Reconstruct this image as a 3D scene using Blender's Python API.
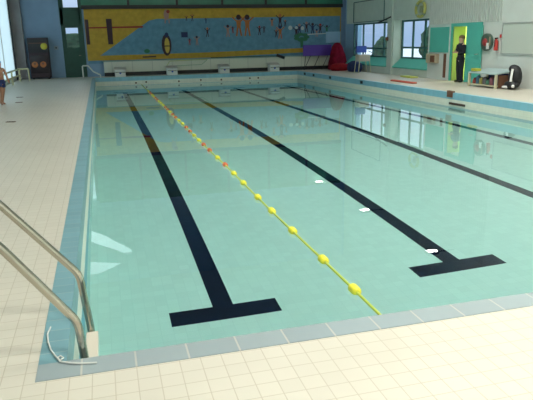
import bpy, bmesh, math, random
from mathutils import Vector, Matrix
random.seed(7)
for o in list(bpy.data.objects): bpy.data.objects.remove(o)
SC = bpy.context.scene
COL = SC.collection
S = 1.13                                    # plan units to metres

# ------------------------------------------------------------------ camera
PITCH, YAW, ROLL = .2632, .2605, -.0208
cam = bpy.data.objects.new('camera', bpy.data.cameras.new('camera')); COL.objects.link(cam)
SC.camera = cam
cam.data.sensor_width = 36; cam.data.lens = 595.889 / 533 * 36
cam.data.clip_start = .05; cam.data.clip_end = 300
cy_, sy_ = math.cos(YAW), math.sin(YAW)
fw = Vector((sy_ * math.cos(PITCH), cy_ * math.cos(PITCH), -math.sin(PITCH)))
r0 = Vector((cy_, -sy_, 0)); u0 = r0.cross(fw)
rr = math.cos(ROLL) * r0 + math.sin(ROLL) * u0
uu = -math.sin(ROLL) * r0 + math.cos(ROLL) * u0
m3 = Matrix((rr, uu, -fw)).transposed()
cam.matrix_world = Matrix.Translation(Vector((.4104, -2.5809, 1.4743)) * S) @ m3.to_4x4()

# ------------------------------------------------------------------ world, lights, exposure
SC.view_settings.view_transform = 'Standard'; SC.view_settings.look = 'None'
SC.view_settings.exposure = 0.1; SC.view_settings.gamma = 1.0; SC.view_settings.use_curve_mapping = False
SC.cycles.max_bounces = 12; SC.cycles.diffuse_bounces = 5; SC.cycles.transmission_bounces = 10
SC.cycles.sample_clamp_indirect = 6; SC.cycles.blur_glossy = .5
SC.cycles.caustics_refractive = True; SC.cycles.caustics_reflective = True
W = bpy.data.worlds.new('overcast_sky'); SC.world = W; W.use_nodes = True
nt = W.node_tree; bg = nt.nodes['Background']
tc = nt.nodes.new('ShaderNodeTexCoord'); sp = nt.nodes.new('ShaderNodeSeparateXYZ'); rp = nt.nodes.new('ShaderNodeValToRGB')
nt.links.new(tc.outputs['Generated'], sp.inputs[0]); nt.links.new(sp.outputs['Z'], rp.inputs[0]); nt.links.new(rp.outputs[0], bg.inputs['Color'])
rp.color_ramp.elements[0].position = 0; rp.color_ramp.elements[0].color = (.36, .50, .74, 1)
rp.color_ramp.elements[1].position = .2; rp.color_ramp.elements[1].color = (.80, .90, 1, 1)
e_ = rp.color_ramp.elements.new(.27); e_.color = (1.5, 1.7, 1.85, 1)
bg.inputs['Strength'].default_value = 1.1

def area(name, loc, size, power, color, rot=(0, 0, 0), sizey=None, caustic=False, spread=None):
    l = bpy.data.lights.new(name, 'AREA'); l.energy = power; l.color = color
    l.shape = 'RECTANGLE' if sizey else 'SQUARE'; l.size = size * S
    if sizey: l.size_y = sizey * S
    if spread: l.spread = spread
    if caustic: l.cycles.is_caustics_light = True
    o = bpy.data.objects.new(name, l); COL.objects.link(o)
    o.location = Vector(loc) * S; o.rotation_euler = rot
    return o
ADDED_ROOF_LIGHTS = [(3.2, -2.5), (6.6, -3.0), (3.2, 2.5), (7.4, 2.5), (3.2, 7.5), (7.2, 7.5), (3.2, 12.5), (7.2, 12.5)]
ROOF_POWER = {-3.0: 410, -2.5: 250, 2.5: 235, 7.5: 200, 12.5: 135}
for x, y in ADDED_ROOF_LIGHTS:
    area('added_roof_glow', (x, y, 8.9), 3.4, ROOF_POWER[y] * (1.5 if x > 5 else .28), (1, .97, .88), sizey=2.4, spread=1.9)  # added lamps below the unseen roof panels, strongest on the near right
area('camera_flash', (.47, -2.62, 1.56), .05, 32, (1, .98, .95), rot=cam.rotation_euler[:])
bpy.data.objects['camera_flash'].rotation_euler = m3.to_euler()

# ------------------------------------------------------------------ materials
MATS = {}
def mat(name, col, rough=.6, metal=0., spec=.5, noise=0., nscale=8., bump=0., emit=None, es=1., coat=0.):
    if name in MATS: return MATS[name]
    m = bpy.data.materials.new(name); m.use_nodes = True; MATS[name] = m
    t = m.node_tree; b = t.nodes['Principled BSDF']
    b.inputs['Base Color'].default_value = (*col, 1); b.inputs['Roughness'].default_value = rough
    b.inputs['Metallic'].default_value = metal; b.inputs['Specular IOR Level'].default_value = spec
    b.inputs['Coat Weight'].default_value = coat
    if emit: b.inputs['Emission Color'].default_value = (*emit, 1); b.inputs['Emission Strength'].default_value = es
    if noise or bump:
        c = t.nodes.new('ShaderNodeTexCoord'); n = t.nodes.new('ShaderNodeTexNoise')
        n.inputs['Scale'].default_value = nscale; n.inputs['Detail'].default_value = 4
        t.links.new(c.outputs['Object'], n.inputs['Vector'])
        if noise:
            r = t.nodes.new('ShaderNodeValToRGB'); t.links.new(n.outputs['Fac'], r.inputs[0])
            r.color_ramp.elements[0].position = .3; r.color_ramp.elements[1].position = .7
            r.color_ramp.elements[0].color = (*[v * (1 - noise) for v in col], 1)
            r.color_ramp.elements[1].color = (*[min(1, v * (1 + noise)) for v in col], 1)
            t.links.new(r.outputs[0], b.inputs['Base Color'])
        if bump:
            bp = t.nodes.new('ShaderNodeBump'); bp.inputs['Strength'].default_value = bump; bp.inputs['Distance'].default_value = .02
            t.links.new(n.outputs['Fac'], bp.inputs['Height']); t.links.new(bp.outputs[0], b.inputs['Normal'])
    return m

def tiles(name, col, grout, size, off=(0, 0, 0), gw=.004, vary=.05, hue=None, rough=.35, axes='xyz', dirt=0., dirtcol=(.3, .28, .22)):
    """square tiles laid in object space; size per axis in metres (0 = no joint on that axis)"""
    if name in MATS: return MATS[name]
    m = bpy.data.materials.new(name); m.use_nodes = True; MATS[name] = m
    t = m.node_tree; N = t.nodes; L = t.links; b = N['Principled BSDF']
    def math_(op, a, c=None, d=None):
        n = N.new('ShaderNodeMath'); n.operation = op
        for i, v in enumerate((a, c, d)):
            if v is None: continue
            if isinstance(v, (int, float)): n.inputs[i].default_value = v
            else: L.new(v, n.inputs[i])
        return n.outputs[0]
    tcn = N.new('ShaderNodeTexCoord'); s = N.new('ShaderNodeSeparateXYZ'); L.new(tcn.outputs['Object'], s.inputs[0])
    mask = None; cells = []
    for i in range(3):
        if not size[i]: cells.append(None); continue
        v = math_('DIVIDE', math_('SUBTRACT', s.outputs[i], off[i] * S), size[i] * S)
        cells.append(math_('FLOOR', v))
        f = math_('FRACT', v)
        d = math_('MINIMUM', f, math_('SUBTRACT', 1, f))
        k = math_('LESS_THAN', d, gw / size[i] / S)
        mask = k if mask is None else math_('MAXIMUM', mask, k)
    cv = N.new('ShaderNodeCombineXYZ')
    for i, c in enumerate(cells):
        if c is not None: L.new(c, cv.inputs[i])
    wn = N.new('ShaderNodeTexWhiteNoise'); wn.noise_dimensions = '3D'; L.new(cv.outputs[0], wn.inputs['Vector'])
    r = N.new('ShaderNodeValToRGB'); L.new(wn.outputs['Value'], r.inputs[0])
    e = r.color_ramp.elements
    h = hue or (0, 0, 0)
    e[0].color = (*[max(0, c * (1 - vary)) for c in col], 1)
    e[1].color = (*[min(1, c * (1 + vary) + hh) for c, hh in zip(col, h)], 1)
    src = r.outputs[0]
    if dirt:
        n = N.new('ShaderNodeTexNoise'); n.inputs['Scale'].default_value = .9; n.inputs['Detail'].default_value = 5
        L.new(tcn.outputs['Object'], n.inputs['Vector'])
        rr_ = N.new('ShaderNodeMapRange'); rr_.inputs[1].default_value = .45; rr_.inputs[2].default_value = .75
        rr_.inputs[3].default_value = 0; rr_.inputs[4].default_value = dirt
        L.new(n.outputs['Fac'], rr_.inputs[0])
        mm = N.new('ShaderNodeMix'); mm.data_type = 'RGBA'; L.new(rr_.outputs[0], mm.inputs[0]); L.new(src, mm.inputs[6]); mm.inputs[7].default_value = (*dirtcol, 1)
        src = mm.outputs[2]
    mx = N.new('ShaderNodeMix'); mx.data_type = 'RGBA'; L.new(mask, mx.inputs[0]); L.new(src, mx.inputs[6]); mx.inputs[7].default_value = (*grout, 1)
    L.new(mx.outputs[2], b.inputs['Base Color'])
    b.inputs['Roughness'].default_value = rough
    return m

M_DECK = tiles('deck_tiles', (.59, .56, .485), (.45, .41, .33), (.1, .1, 0), off=(.05, .09, 0), gw=.0025, vary=.02, hue=(.0, .0, .0), rough=.42, dirt=.22, dirtcol=(.42, .40, .33))
M_COPX = tiles('coping_tiles_across', (.28, .34, .36), (.46, .46, .42), (.25, 0, 0), off=(.2, 0, 0), gw=.005, vary=.06, rough=.4, dirt=.2, dirtcol=(.3, .42, .5))
M_COPY = tiles('coping_tiles_along', (.17, .33, .38), (.3, .4, .4), (0, .125, 0), gw=.003, vary=.08, rough=.4, dirt=.25, dirtcol=(.22, .34, .36))
M_BAND = tiles('blue_band_tiles', (.24, .50, .62), (.3, .5, .6), (.125, .125, 0), gw=.003, vary=.06, rough=.3)
M_FREE = tiles('cream_wall_tiles', (.78, .78, .68), (.6, .62, .55), (.125, .125, .1), gw=.002, vary=.04, rough=.3)
M_UNDER = tiles('underwater_blue_tiles', (.07, .40, .55), (.12, .45, .55), (.125, .125, .1), gw=.002, vary=.05, rough=.4)
M_PFLOOR = tiles('pool_floor_tiles', (.72, .83, .75), (.65, .76, .69), (.1, .1, 0), gw=.002, vary=.03, rough=.4, dirt=.15, dirtcol=(.6, .72, .66))
M_PWALL = tiles('pool_wall_tiles', (.62, .80, .76), (.5, .7, .68), (.125, .125, .125), gw=.002, vary=.04, rough=.4)
M_LANE = tiles('black_lane_tiles', (.004, .007, .022), (.012, .018, .04), (.1, .1, 0), gw=.002, vary=.2, rough=.9)
M_LANE.node_tree.nodes['Principled BSDF'].inputs['Specular IOR Level'].default_value = .05
M_WHITE = mat('white_paint', (.78, .8, .78), .5)
M_STEEL = mat('steel', (.50, .47, .40), .16, 1.0)
M_CREAM = mat('cream_paint', (.58, .66, .60), .6, noise=.04, nscale=3)
M_WALLR = mat('pale_grey_plaster', (.68, .73, .70), .7, noise=.03, nscale=1.5)
M_WALLB = mat('blue_plaster', (.21, .32, .47), .7, noise=.06, nscale=2)
M_TEAL = mat('teal_paint', (.10, .52, .43), .5, noise=.04, nscale=3)
M_GREEN = mat('dark_green_paint', (.012, .065, .045), .5, noise=.1, nscale=4)
M_GREENP = mat('green_panel', (.025, .16, .10), .35, noise=.25, nscale=1.2)
M_BLACK = mat('black_paint', (.012, .012, .016), .5)
M_FRAME = mat('dark_green_frame', (.03, .12, .11), .45)
M_CEIL = mat('ceiling_white', (.34, .36, .36), .8)
M_MAUVE = mat('mauve_grey_plaster', (.30, .29, .31), .7, noise=.12, nscale=2)
M_MAROON = mat('maroon_cover', (.17, .006, .022), .8, spec=.1, noise=.3, nscale=6, bump=.4)
M_RED = mat('red_plastic', (.62, .05, .04), .4)
M_YEL = mat('yellow_plastic', (.85, .78, .05), .4)
M_YELD = mat('yellow_paint', (.42, .30, .05), .7, noise=.1, nscale=4)
M_NAVY = mat('navy_cloth', (.015, .03, .12), .8, noise=.3, nscale=8)
M_PURP = mat('purple_board', (.09, .035, .32), .5)
M_BLUE = mat('blue_plastic', (.05, .11, .5), .4)
M_PBLUE = mat('pale_blue_panel', (.30, .48, .66), .6)
M_SKIN = mat('skin', (.42, .21, .13), .5)
M_SKINL = mat('skin_light', (.60, .38, .28), .5)
M_HAIR = mat('brown_hair', (.20, .12, .05), .7)
M_BROWN = mat('brown_plastic', (.16, .07, .04), .6)
M_ORANGE = mat('orange_print', (.45, .14, .04), .6)
M_WHITEREF = mat('white_reflective', (.95, .95, .95), .3, spec=1.)
M_LAMP = mat('lamp_diffuser', (.9, .9, .9), .4, emit=(1, .98, .92), es=25)
M_ROOFL = mat('added_roof_diffuser', (.9, .9, .88), .4, emit=(1, .97, .88), es=1.0)  # glowing face of the added, unseen roof panels
M_GRASS = mat('grass', (.10, .20, .05), .9, noise=.3, nscale=2)
M_LEAF = mat('hedge_leaves', (.03, .07, .035), .9, noise=.5, nscale=3, bump=.6)
M_PAVE = mat('pale_paving', (.62, .66, .70), .8)
M_LIME = mat('lime_wall', (.55, .68, .22), .7)
M_CORD = mat('white_cord', (.6, .62, .6), .7)

def water_mat():
    m = bpy.data.materials.new('pool_water'); m.use_nodes = True
    t = m.node_tree; N = t.nodes; L = t.links
    N.remove(N['Principled BSDF']); out = N['Material Output']
    g = N.new('ShaderNodeBsdfGlass'); g.inputs['IOR'].default_value = 1.333; g.inputs['Roughness'].default_value = 0
    g.inputs['Color'].default_value = (1, 1, 1, 1)
    c = N.new('ShaderNodeTexCoord'); n = N.new('ShaderNodeTexNoise'); n.inputs['Scale'].default_value = 1.6; n.inputs['Detail'].default_value = 2
    bp = N.new('ShaderNodeBump'); bp.inputs['Strength'].default_value = .06; bp.inputs['Distance'].default_value = .006
    L.new(c.outputs['Object'], n.inputs['Vector']); L.new(n.outputs['Fac'], bp.inputs['Height']); L.new(bp.outputs[0], g.inputs['Normal'])
    L.new(g.outputs[0], out.inputs['Surface'])
    v = N.new('ShaderNodeVolumeAbsorption'); v.inputs['Color'].default_value = (.25, .90, .95, 1); v.inputs['Density'].default_value = .18
    L.new(v.outputs[0], out.inputs['Volume'])
    return m
M_WATER = water_mat()
def glass_mat():
    m = bpy.data.materials.new('window_glass'); m.use_nodes = True
    t = m.node_tree; N = t.nodes; L = t.links
    N.remove(N['Principled BSDF']); out = N['Material Output']
    tr = N.new('ShaderNodeBsdfTransparent'); gl = N.new('ShaderNodeBsdfGlossy'); gl.inputs['Roughness'].default_value = .02
    fr = N.new('ShaderNodeFresnel'); mx = N.new('ShaderNodeMixShader')
    tr.inputs[0].default_value = (.93, .96, .97, 1)
    ge = N.new('ShaderNodeNewGeometry'); iv = N.new('ShaderNodeMath'); iv.operation = 'SUBTRACT'; iv.inputs[0].default_value = 1; L.new(ge.outputs['Backfacing'], iv.inputs[1])
    ml = N.new('ShaderNodeMath'); ml.operation = 'MULTIPLY'; L.new(iv.outputs[0], ml.inputs[0]); L.new(fr.outputs[0], ml.inputs[1])
    L.new(ml.outputs[0], mx.inputs[0]); L.new(tr.outputs[0], mx.inputs[1]); L.new(gl.outputs[0], mx.inputs[2]); L.new(mx.outputs[0], out.inputs['Surface'])
    return m
M_GLASS = glass_mat()
def frosted():
    m = bpy.data.materials.new('frosted_glass'); m.use_nodes = True
    t = m.node_tree; N = t.nodes; L = t.links
    N.remove(N['Principled BSDF']); out = N['Material Output']
    a = N.new('ShaderNodeBsdfTranslucent'); a.inputs[0].default_value = (.72, .86, .86, 1)
    b = N.new('ShaderNodeBsdfDiffuse'); b.inputs[0].default_value = (.7, .8, .8, 1); mx = N.new('ShaderNodeMixShader'); mx.inputs[0].default_value = .25
    L.new(a.outputs[0], mx.inputs[1]); L.new(b.outputs[0], mx.inputs[2]); L.new(mx.outputs[0], out.inputs['Surface'])
    return m
M_FROST = frosted()

# ------------------------------------------------------------------ mesh helpers (plan units, scaled by S on build)
class MB:
    def __init__(s): s.v = []; s.f = []; s.mi = []; s.mats = []; s.sm = []
    def m(s, mt):
        if mt not in s.mats: s.mats.append(mt)
        return s.mats.index(mt)
    def add(s, vs, fs, mt, smooth=False):
        o = len(s.v); s.v += [Vector(p) for p in vs]
        for f in fs: s.f.append([i + o for i in f]); s.mi.append(s.m(mt)); s.sm.append(smooth)
    def box(s, a, b, mt, rot=None, c=None):
        x0, y0, z0 = a; x1, y1, z1 = b
        vs = [(x, y, z) for z in (z0, z1) for y in (y0, y1) for x in (x0, x1)]
        if rot:
            ctr = Vector(c if c else ((x0 + x1) / 2, (y0 + y1) / 2, (z0 + z1) / 2)); R = rot.to_matrix() if hasattr(rot, 'to_matrix') else rot
            vs = [R @ (Vector(p) - ctr) + ctr for p in vs]
        s.add(vs, [(0, 2, 3, 1), (4, 5, 7, 6), (0, 1, 5, 4), (2, 6, 7, 3), (0, 4, 6, 2), (1, 3, 7, 5)], mt); return s
    def tube(s, pts, r, mt, n=12, cap=True):
        pts = [Vector(p) for p in pts]; rs = r if isinstance(r, (list, tuple)) else [r] * len(pts)
        rings = []; up = None
        for i, p in enumerate(pts):
            a = pts[max(0, i - 1)]; b = pts[min(len(pts) - 1, i + 1)]
            d = (b - a).normalized()
            if up is None:
                up = Vector((0, 0, 1)) if abs(d.z) < .9 else Vector((1, 0, 0))
            x = d.cross(up).normalized(); up = x.cross(d).normalized()
            rings.append([p + rs[i] * (math.cos(2 * math.pi * k / n) * x + math.sin(2 * math.pi * k / n) * up) for k in range(n)])
        vs = [q for rg in rings for q in rg]; fs = []
        for i in range(len(rings) - 1):
            for k in range(n): fs.append((i * n + k, i * n + (k + 1) % n, (i + 1) * n + (k + 1) % n, (i + 1) * n + k))
        s.add(vs, fs, mt, True)
        if cap:
            s.add(rings[0], [tuple(range(n))[::-1]], mt); s.add(rings[-1], [tuple(range(n))], mt)
        return s
    def prism(s, poly, axis, a, b, mt):
        """polygon in the two other axes, extruded from a to b along axis"""
        def P(u, v, w): return {'x': (w, u, v), 'y': (u, w, v), 'z': (u, v, w)}[axis]
        n = len(poly); vs = [P(u, v, a) for u, v in poly] + [P(u, v, b) for u, v in poly]
        fs = [tuple(range(n)), tuple(range(2 * n - 1, n - 1, -1))] + [(i, i + n, (i + 1) % n + n, (i + 1) % n) for i in range(n)]
        s.add(vs, fs, mt); return s
    def lathe(s, prof, c, mt, n=20, axis='z', sx=1, sy=1):
        vs = []; fs = []
        for r, h in prof:
            for k in range(n):
                a = 2 * math.pi * k / n; u, v = r * math.cos(a) * sx, r * math.sin(a) * sy
                p = {'z': (u, v, h), 'y': (u, h, v), 'x': (h, u, v)}[axis]
                vs.append(Vector(p) + Vector(c))
        for i in range(len(prof) - 1):
            for k in range(n): fs.append((i * n + k, i * n + (k + 1) % n, (i + 1) * n + (k + 1) % n, (i + 1) * n + k))
        s.add(vs, fs, mt, True); return s
    def ball(s, c, r, mt, n=14):
        rx, ry, rz = r if isinstance(r, (tuple, list)) else (r, r, r)
        prof = [(max(1e-4, math.sin(math.pi * i / 8)), -math.cos(math.pi * i / 8)) for i in range(9)]
        vs = []; fs = []
        for q, h in prof:
            for k in range(n):
                a = 2 * math.pi * k / n; vs.append((c[0] + rx * q * math.cos(a), c[1] + ry * q * math.sin(a), c[2] + rz * h))
        for i in range(8):
            for k in range(n): fs.append((i * n + k, i * n + (k + 1) % n, (i + 1) * n + (k + 1) % n, (i + 1) * n + k))
        s.add(vs, fs, mt, True); return s
    def build(s, name, parent=None, origin=None, bevel=0):
        me = bpy.data.meshes.new(name); o = Vector(origin or (0, 0, 0))
        me.from_pydata([(p - o) * S for p in s.v], [], s.f)
        for m_ in s.mats: me.materials.append(m_)
        for p, i, sm in zip(me.polygons, s.mi, s.sm): p.material_index = i; p.use_smooth = sm
        me.validate(); bm = bmesh.new(); bm.from_mesh(me); bmesh.ops.recalc_face_normals(bm, faces=bm.faces); bm.to_mesh(me); bm.free()
        ob = bpy.data.objects.new(name, me); COL.objects.link(ob)
        if parent is not None: ob.parent = parent; ob.location = o * S
        else: ob.location = o * S
        if bevel:
            bv = ob.modifiers.new('bevel', 'BEVEL'); bv.width = bevel * S; bv.segments = 2; bv.limit_method = 'ANGLE'
        return ob
def box(a, b, mt): return MB().box(a, b, mt)
def props(o, label, cat, group=None, kind=None):
    if label: o['label'] = label
    if cat: o['category'] = cat
    if group: o['group'] = group
    if kind: o['kind'] = kind
    return o
def thing(name, loc, label, cat, group=None, rz=0):
    e = bpy.data.objects.new(name, None); COL.objects.link(e); e.location = Vector(loc) * S; e.rotation_euler.z = rz; e.empty_display_size = .1
    return props(e, label, cat, group)
def struct(name, mb, label=None, **k):
    o = mb.build(name, **k); o['kind'] = 'structure'
    if label: o['label'] = label
    return o
def copy_tree(root, loc, label, group=None):
    c = root.copy(); COL.objects.link(c); c.location = Vector(loc) * S; c['label'] = label
    if group: c['group'] = group
    for ch in [q for q in bpy.data.objects if q.parent == root]:
        d = ch.copy(); COL.objects.link(d); d.parent = c
        for g in [q for q in bpy.data.objects if q.parent == ch]:
            h = g.copy(); COL.objects.link(h); h.parent = d
    return c

# ------------------------------------------------------------------ setting
XL, XR, YN, YF, ZC = -3.1, 11.8, -5.0, 26.1, 9.3
PX0, PX1, PY0, PY1 = .13, 9.38, .15, 24.87       # inner faces of the pool
CX0, CX1, CY0, CY1 = 0, 9.51, 0, 25.0            # outer coping line
ZW, ZB = -.36, -1.4                              # water level, pool bottom
d = MB()
for a, b in (((XL - .3, YN, -.25), (CX0, YF + .3, 0)), ((CX1, YN, -.25), (XR + .5, YF + .3, 0)), ((CX0, YN, -.25), (CX1, CY0, 0)), ((CX0, CY1, -.25), (CX1, YF + .3, 0))): d.box(a, b, M_DECK)
floor = struct('floor', d, 'cream square tiled pool deck')
for i, (x, y, rz) in enumerate([(-1.93, 16.1, .1), (-1.75, 14.4, .2), (-1.4, 10.1, -.3)]):
    dr = MB().box((-.09, -.04, 0), (.09, .04, .008), M_BROWN); 
    for k in range(5): dr.box((-.08 + k * .034, -.032, .008), (-.068 + k * .034, .032, .012), M_BLACK)
    q = dr.build('drain_cover', floor); q.location = Vector((x, y, 0)) * S; q.rotation_euler.z = rz
struct('trim_1', box((CX0, CY0, -.17), (CX1, PY0, .004), M_COPX), 'blue tiled coping along the near edge of the pool')
struct('trim_2', box((CX0, PY0, -.17), (PX0, PY1, .004), M_COPY), 'blue tiled coping along the left edge of the pool')
t3 = struct('trim_3', box((PX1, PY0, -.17), (CX1, PY1, .004), M_BAND), 'blue tiled coping along the right edge of the pool')
t4 = struct('trim_4', box((CX0, PY1, -.17), (CX1, CY1, .004), M_BAND), 'blue tiled coping along the far edge of the pool')
def pwall(name, a, b):
    m = MB()
    for z0, z1, mt in ((-.36, -.17, M_FREE), (-.80, -.36, M_UNDER), (ZB - 1.4, -.80, M_PWALL)):
        m.box((a[0], a[1], z0), (b[0], b[1], z1), mt)
    return struct(name, m)
pwall('pool_wall_near', (CX0, CY0), (CX1, PY0)); pwall('pool_wall_left', (CX0, PY0), (PX0, PY1))
pr_ = pwall('pool_wall_right', (PX1, PY0), (CX1, PY1)); pf = pwall('pool_wall_far', (CX0, PY1), (CX1, CY1))
ZD = ZB - 1.0                                    # deep end
pool_floor = struct('pool_floor', MB().prism([(PY0, ZB), (PY0, ZD - .4), (PY1, ZD - .4), (PY1, ZD), (11, ZB)], 'x', PX0, PX1, M_PFLOOR), 'pale green tiled pool floor sloping to the deep end')
for x in (1.275, 3.68, 5.9, 8.2):
    y0 = 2.01 if x < 2 else 2.20
    zf = lambda y: ZB if y < 11 else ZB + (ZD - ZB) * (y - 11) / (PY1 - 11)
    l = MB().box((x - .092, y0, ZB), (x + .092, 11, ZB + .004), M_LANE).prism([(11, ZB), (23.2, zf(23.2)), (23.2, zf(23.2) + .005), (11, ZB + .004)], 'x', x - .092, x + .092, M_LANE).box((x - .48, y0, ZB), (x + .48, y0 + .235, ZB + .0041), M_LANE)
    l.prism([(23, zf(23)), (23.2, zf(23.2)), (23.2, zf(23.2) + .006), (23, zf(23) + .006)], 'x', x - .48, x + .48, M_LANE)
    l.build('lane_marking', pool_floor)
for x, z in ((1.85, -.27), (2.3, -.25), (3.75, -.27), (4.75, -.25), (5.7, -.27), (7.05, -.25), (7.45, -.25)):
    MB().lathe([(.0001, -.012), (.035, -.012), (.04, 0), (.03, .004)], (x, PY1, z), M_BROWN, axis='y').build('water_inlet', pf)
for y in (23.8, 22.6, 20.6, 17.5):
    MB().box((PX1 - .012, y - .1, -.13), (PX1 + .02, y + .1, -.03), M_BLACK).build('lane_anchor', t3)
MB().box((PX1 - .02, 11.6, -.12), (PX1 + .06, 11.86, .05), M_BROWN).build('lane_anchor', t3)
g = MB().box((PX1 - .012, 11.0, -.31), (PX1, 11.75, -.25), M_BLACK)
for k in range(9): g.box((PX1 - .018, 11.03 + k * .08, -.305), (PX1 - .01, 11.05 + k * .08, -.255), M_BROWN)
g.build('overflow_grille', pr_)

# water body
w = MB().box((PX0 - .003, PY0 - .003, ZB - 1.2), (PX1 + .003, PY1 + .003, ZW), M_WATER).build('pool_water')
props(w, 'clear still pool water filling the tiled swimming pool', 'water', kind='stuff')

# --- far wall with its green door, gable windows and upper panels
def wall_with_holes(name, axis, w0, w1, u0, u1, z0, z1, holes, matf, label=None):
    us = sorted(set([u0, u1] + [h[0] for h in holes] + [h[1] for h in holes])); zs = sorted(set([z0, z1] + [h[2] for h in holes] + [h[3] for h in holes]))
    m = MB()
    for a, b in zip(us, us[1:]):
        run = None
        for c, d_ in zip(zs, zs[1:]):
            uc, zc = (a + b) / 2, (c + d_) / 2
            if any(h[0] < uc < h[1] and h[2] < zc < h[3] for h in holes): continue
            mt = matf(uc, zc)
            if axis == 'y': m.box((a, w0, c), (b, w1, d_), mt)
            else: m.box((w0, a, c), (w1, b, d_), mt)
    return struct(name, m, label)
DX0, DX1 = -1.13, -.28
holes = [(DX0, DX1, 0, 2.28), (-1.0, -.34, 3.0, 5.05), (-1.12, 1.1, 6.35, 7.95), (-1.12, .6, 8.1, 8.9)]
wall_with_holes('wall_far', 'y', YF, YF + .3, XL - .3, XR + .9, -.25, ZC, holes, lambda u, z: M_WALLB)
def pane(name, a, b, parent=None): 
    o = box(a, b, M_GLASS).build(name, parent)
    return o
# door
d1 = struct('door_1', MB().box((DX0, 26.1, 0), (DX0 + .07, 26.22, 2.28), M_GREEN).box((DX1 - .07, 26.1, 0), (DX1, 26.22, 2.28), M_GREEN).box((DX0 + .07, 26.1, 2.2), (DX1 - .07, 26.22, 2.28), M_GREEN), 'dark green door with a glazed upper half')
MB().box((DX0 + .07, 26.12, 0), (DX1 - .07, 26.18, 1.3), M_GREEN).box((DX0 + .07, 26.12, 1.3), (DX0 + .18, 26.18, 2.2), M_GREEN).box((DX1 - .15, 26.12, 1.3), (DX1 - .07, 26.18, 2.2), M_GREEN).box((DX0 + .18, 26.12, 2.14), (DX1 - .15, 26.18, 2.2), M_GREEN).build('door_leaf', d1)
pane('pane', (DX0 + .18, 26.14, 1.3), (DX1 - .15, 26.15, 2.14), d1)
MB().tube([(DX1 - .11, 26.12, .95), (DX1 - .11, 26.05, .95), (DX1 - .2, 26.05, .95)], .012, M_STEEL).build('door_handle', d1)
g = MB().box((DX0, 26.07, 2.28), (DX1, 26.1, 3.0), M_GREEN).box((DX0 - .02, 26.07, 2.28), (-1.0, 26.12, 5.1), M_GREEN).box((-.34, 26.07, 0), (-.2, 26.1, 5.1), M_GREEN)
struct('trim_5', g, 'dark green panel over the far door')
w1 = struct('window_1', MB().box((-1.0, 26.12, 3.66), (-.34, 26.2, 3.76), M_GREEN).box((-1.0, 26.12, 3.0), (-.96, 26.2, 5.05), M_GREEN), 'tall narrow bright window over the far green door')
pane('pane', (-1, 26.15, 3), (-.34, 26.16, 5.05), w1)
# gable windows: sloping blocks of wall cut the panes
g = MB().prism([(-1.12, 6.95), (-.38, 7.35), (.86, 7.95), (-1.12, 7.95)], 'y', 26.12, 26.22, M_WALLB).prism([(-1.12, 6.35), (1.1, 6.35), (1.1, 7.75), (-.15, 6.85), (-.95, 6.42), (-1.12, 6.42)], 'y', 26.12, 26.22, M_WALLB)
w2 = struct('window_2', g, 'slanting window high in the far gable'); pane('pane', (-1.12, 26.15, 6.35), (1.1, 26.16, 7.95), w2)
g = MB().prism([(-1.12, 8.1), (.6, 8.1), (.6, 8.4), (-.75, 8.15), (-1.12, 8.15)], 'y', 26.12, 26.22, M_WALLB).prism([(-.8, 8.9), (.6, 8.4), (.6, 8.9)], 'y', 26.12, 26.22, M_WALLB)
w3 = struct('window_3', g, 'triangular window at the top of the far gable'); pane('pane', (-1.12, 26.15, 8.1), (.6, 26.16, 8.9), w3)
# upper green panels and beam
g = MB().box((-.2, 26.0, 2.92), (12.1, 26.1, 3.08), M_BLACK)
for x in (1.83, 4.0, 6.1, 8.2, 10.2): g.box((x - .05, 26.0, 3.08), (x + .05, 26.1, 5.2), M_BLACK)
g.box((-.2, 26.04, 3.08), (12.1, 26.1, 5.2), M_GREENP)
struct('trim_6', g, 'black beam and dark green panels above the mural')
# low cream ledge with dark foot
g = MB().box((.55, 25.8, .17), (11.9, 26.1, .64), tiles('ledge_tiles', (.66, .66, .56), (.45, .45, .4), (.9, 0, 0), gw=.012, vary=.05, rough=.5)).box((.55, 25.86, 0), (11.9, 26.1, .17), M_BLACK).box((.5, 25.78, .64), (11.9, 26.1, .68), mat('grey_green_cap', (.25, .36, .33), .6))
struct('trim_7', g, 'low cream tiled ledge with a dark foot under the mural')

# mural: flat painting on the wall
PAL = dict(y=mat('mural_yellow', (.50, .30, .035), .75, noise=.12, nscale=5), b=mat('mural_blue', (.12, .26, .38), .75, noise=.15, nscale=4), r=mat('mural_red', (.30, .03, .02), .7), d=mat('mural_dark', (.05, .02, .03), .7),
           o=mat('mural_orange', (.45, .14, .04), .7), w=mat('mural_white', (.5, .55, .55), .7), g=mat('mural_green', (.04, .17, .09), .7), p=mat('mural_pink', (.38, .2, .17), .7), n=mat('mural_navy', (.02, .03, .10), .7), l=mat('mural_light_yellow', (.6, .42, .08), .7))
mu = MB(); yb = 26.085
mu.box((-.12, yb, .70), (12.05, 26.1, 2.93), PAL['y'])
def flat(poly, c, dy): mu.prism(poly, 'y', yb - dy, yb - dy + .002, PAL[c])
def mp(x, y):                      # photo-like grid of the painting: 84..340 wide, 9..57 high
    t_ = (x - 84) / 256
    return t_ * 12.1 - .1 - 1.7 * t_ * (1 - t_), 2.93 - (y - 9.5) / 47 * 2.2 + (x - 84) / 256 * -.06
def mpp(pts): return [mp(*p) for p in pts]
flat(mpp([(97, 52.5), (150, 20.5), (158, 18.8), (200, 18.5), (340, 17), (340, 48), (200, 51.5)]), 'b', .002)
flat(mpp([(84, 57.2), (200, 57), (340, 52), (340, 55), (340, 57.5), (84, 60)]), 'b', .003)
flat(mpp([(84, 26), (144, 25.3), (143, 27), (84, 27.3)]), 'r', .004)
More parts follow.
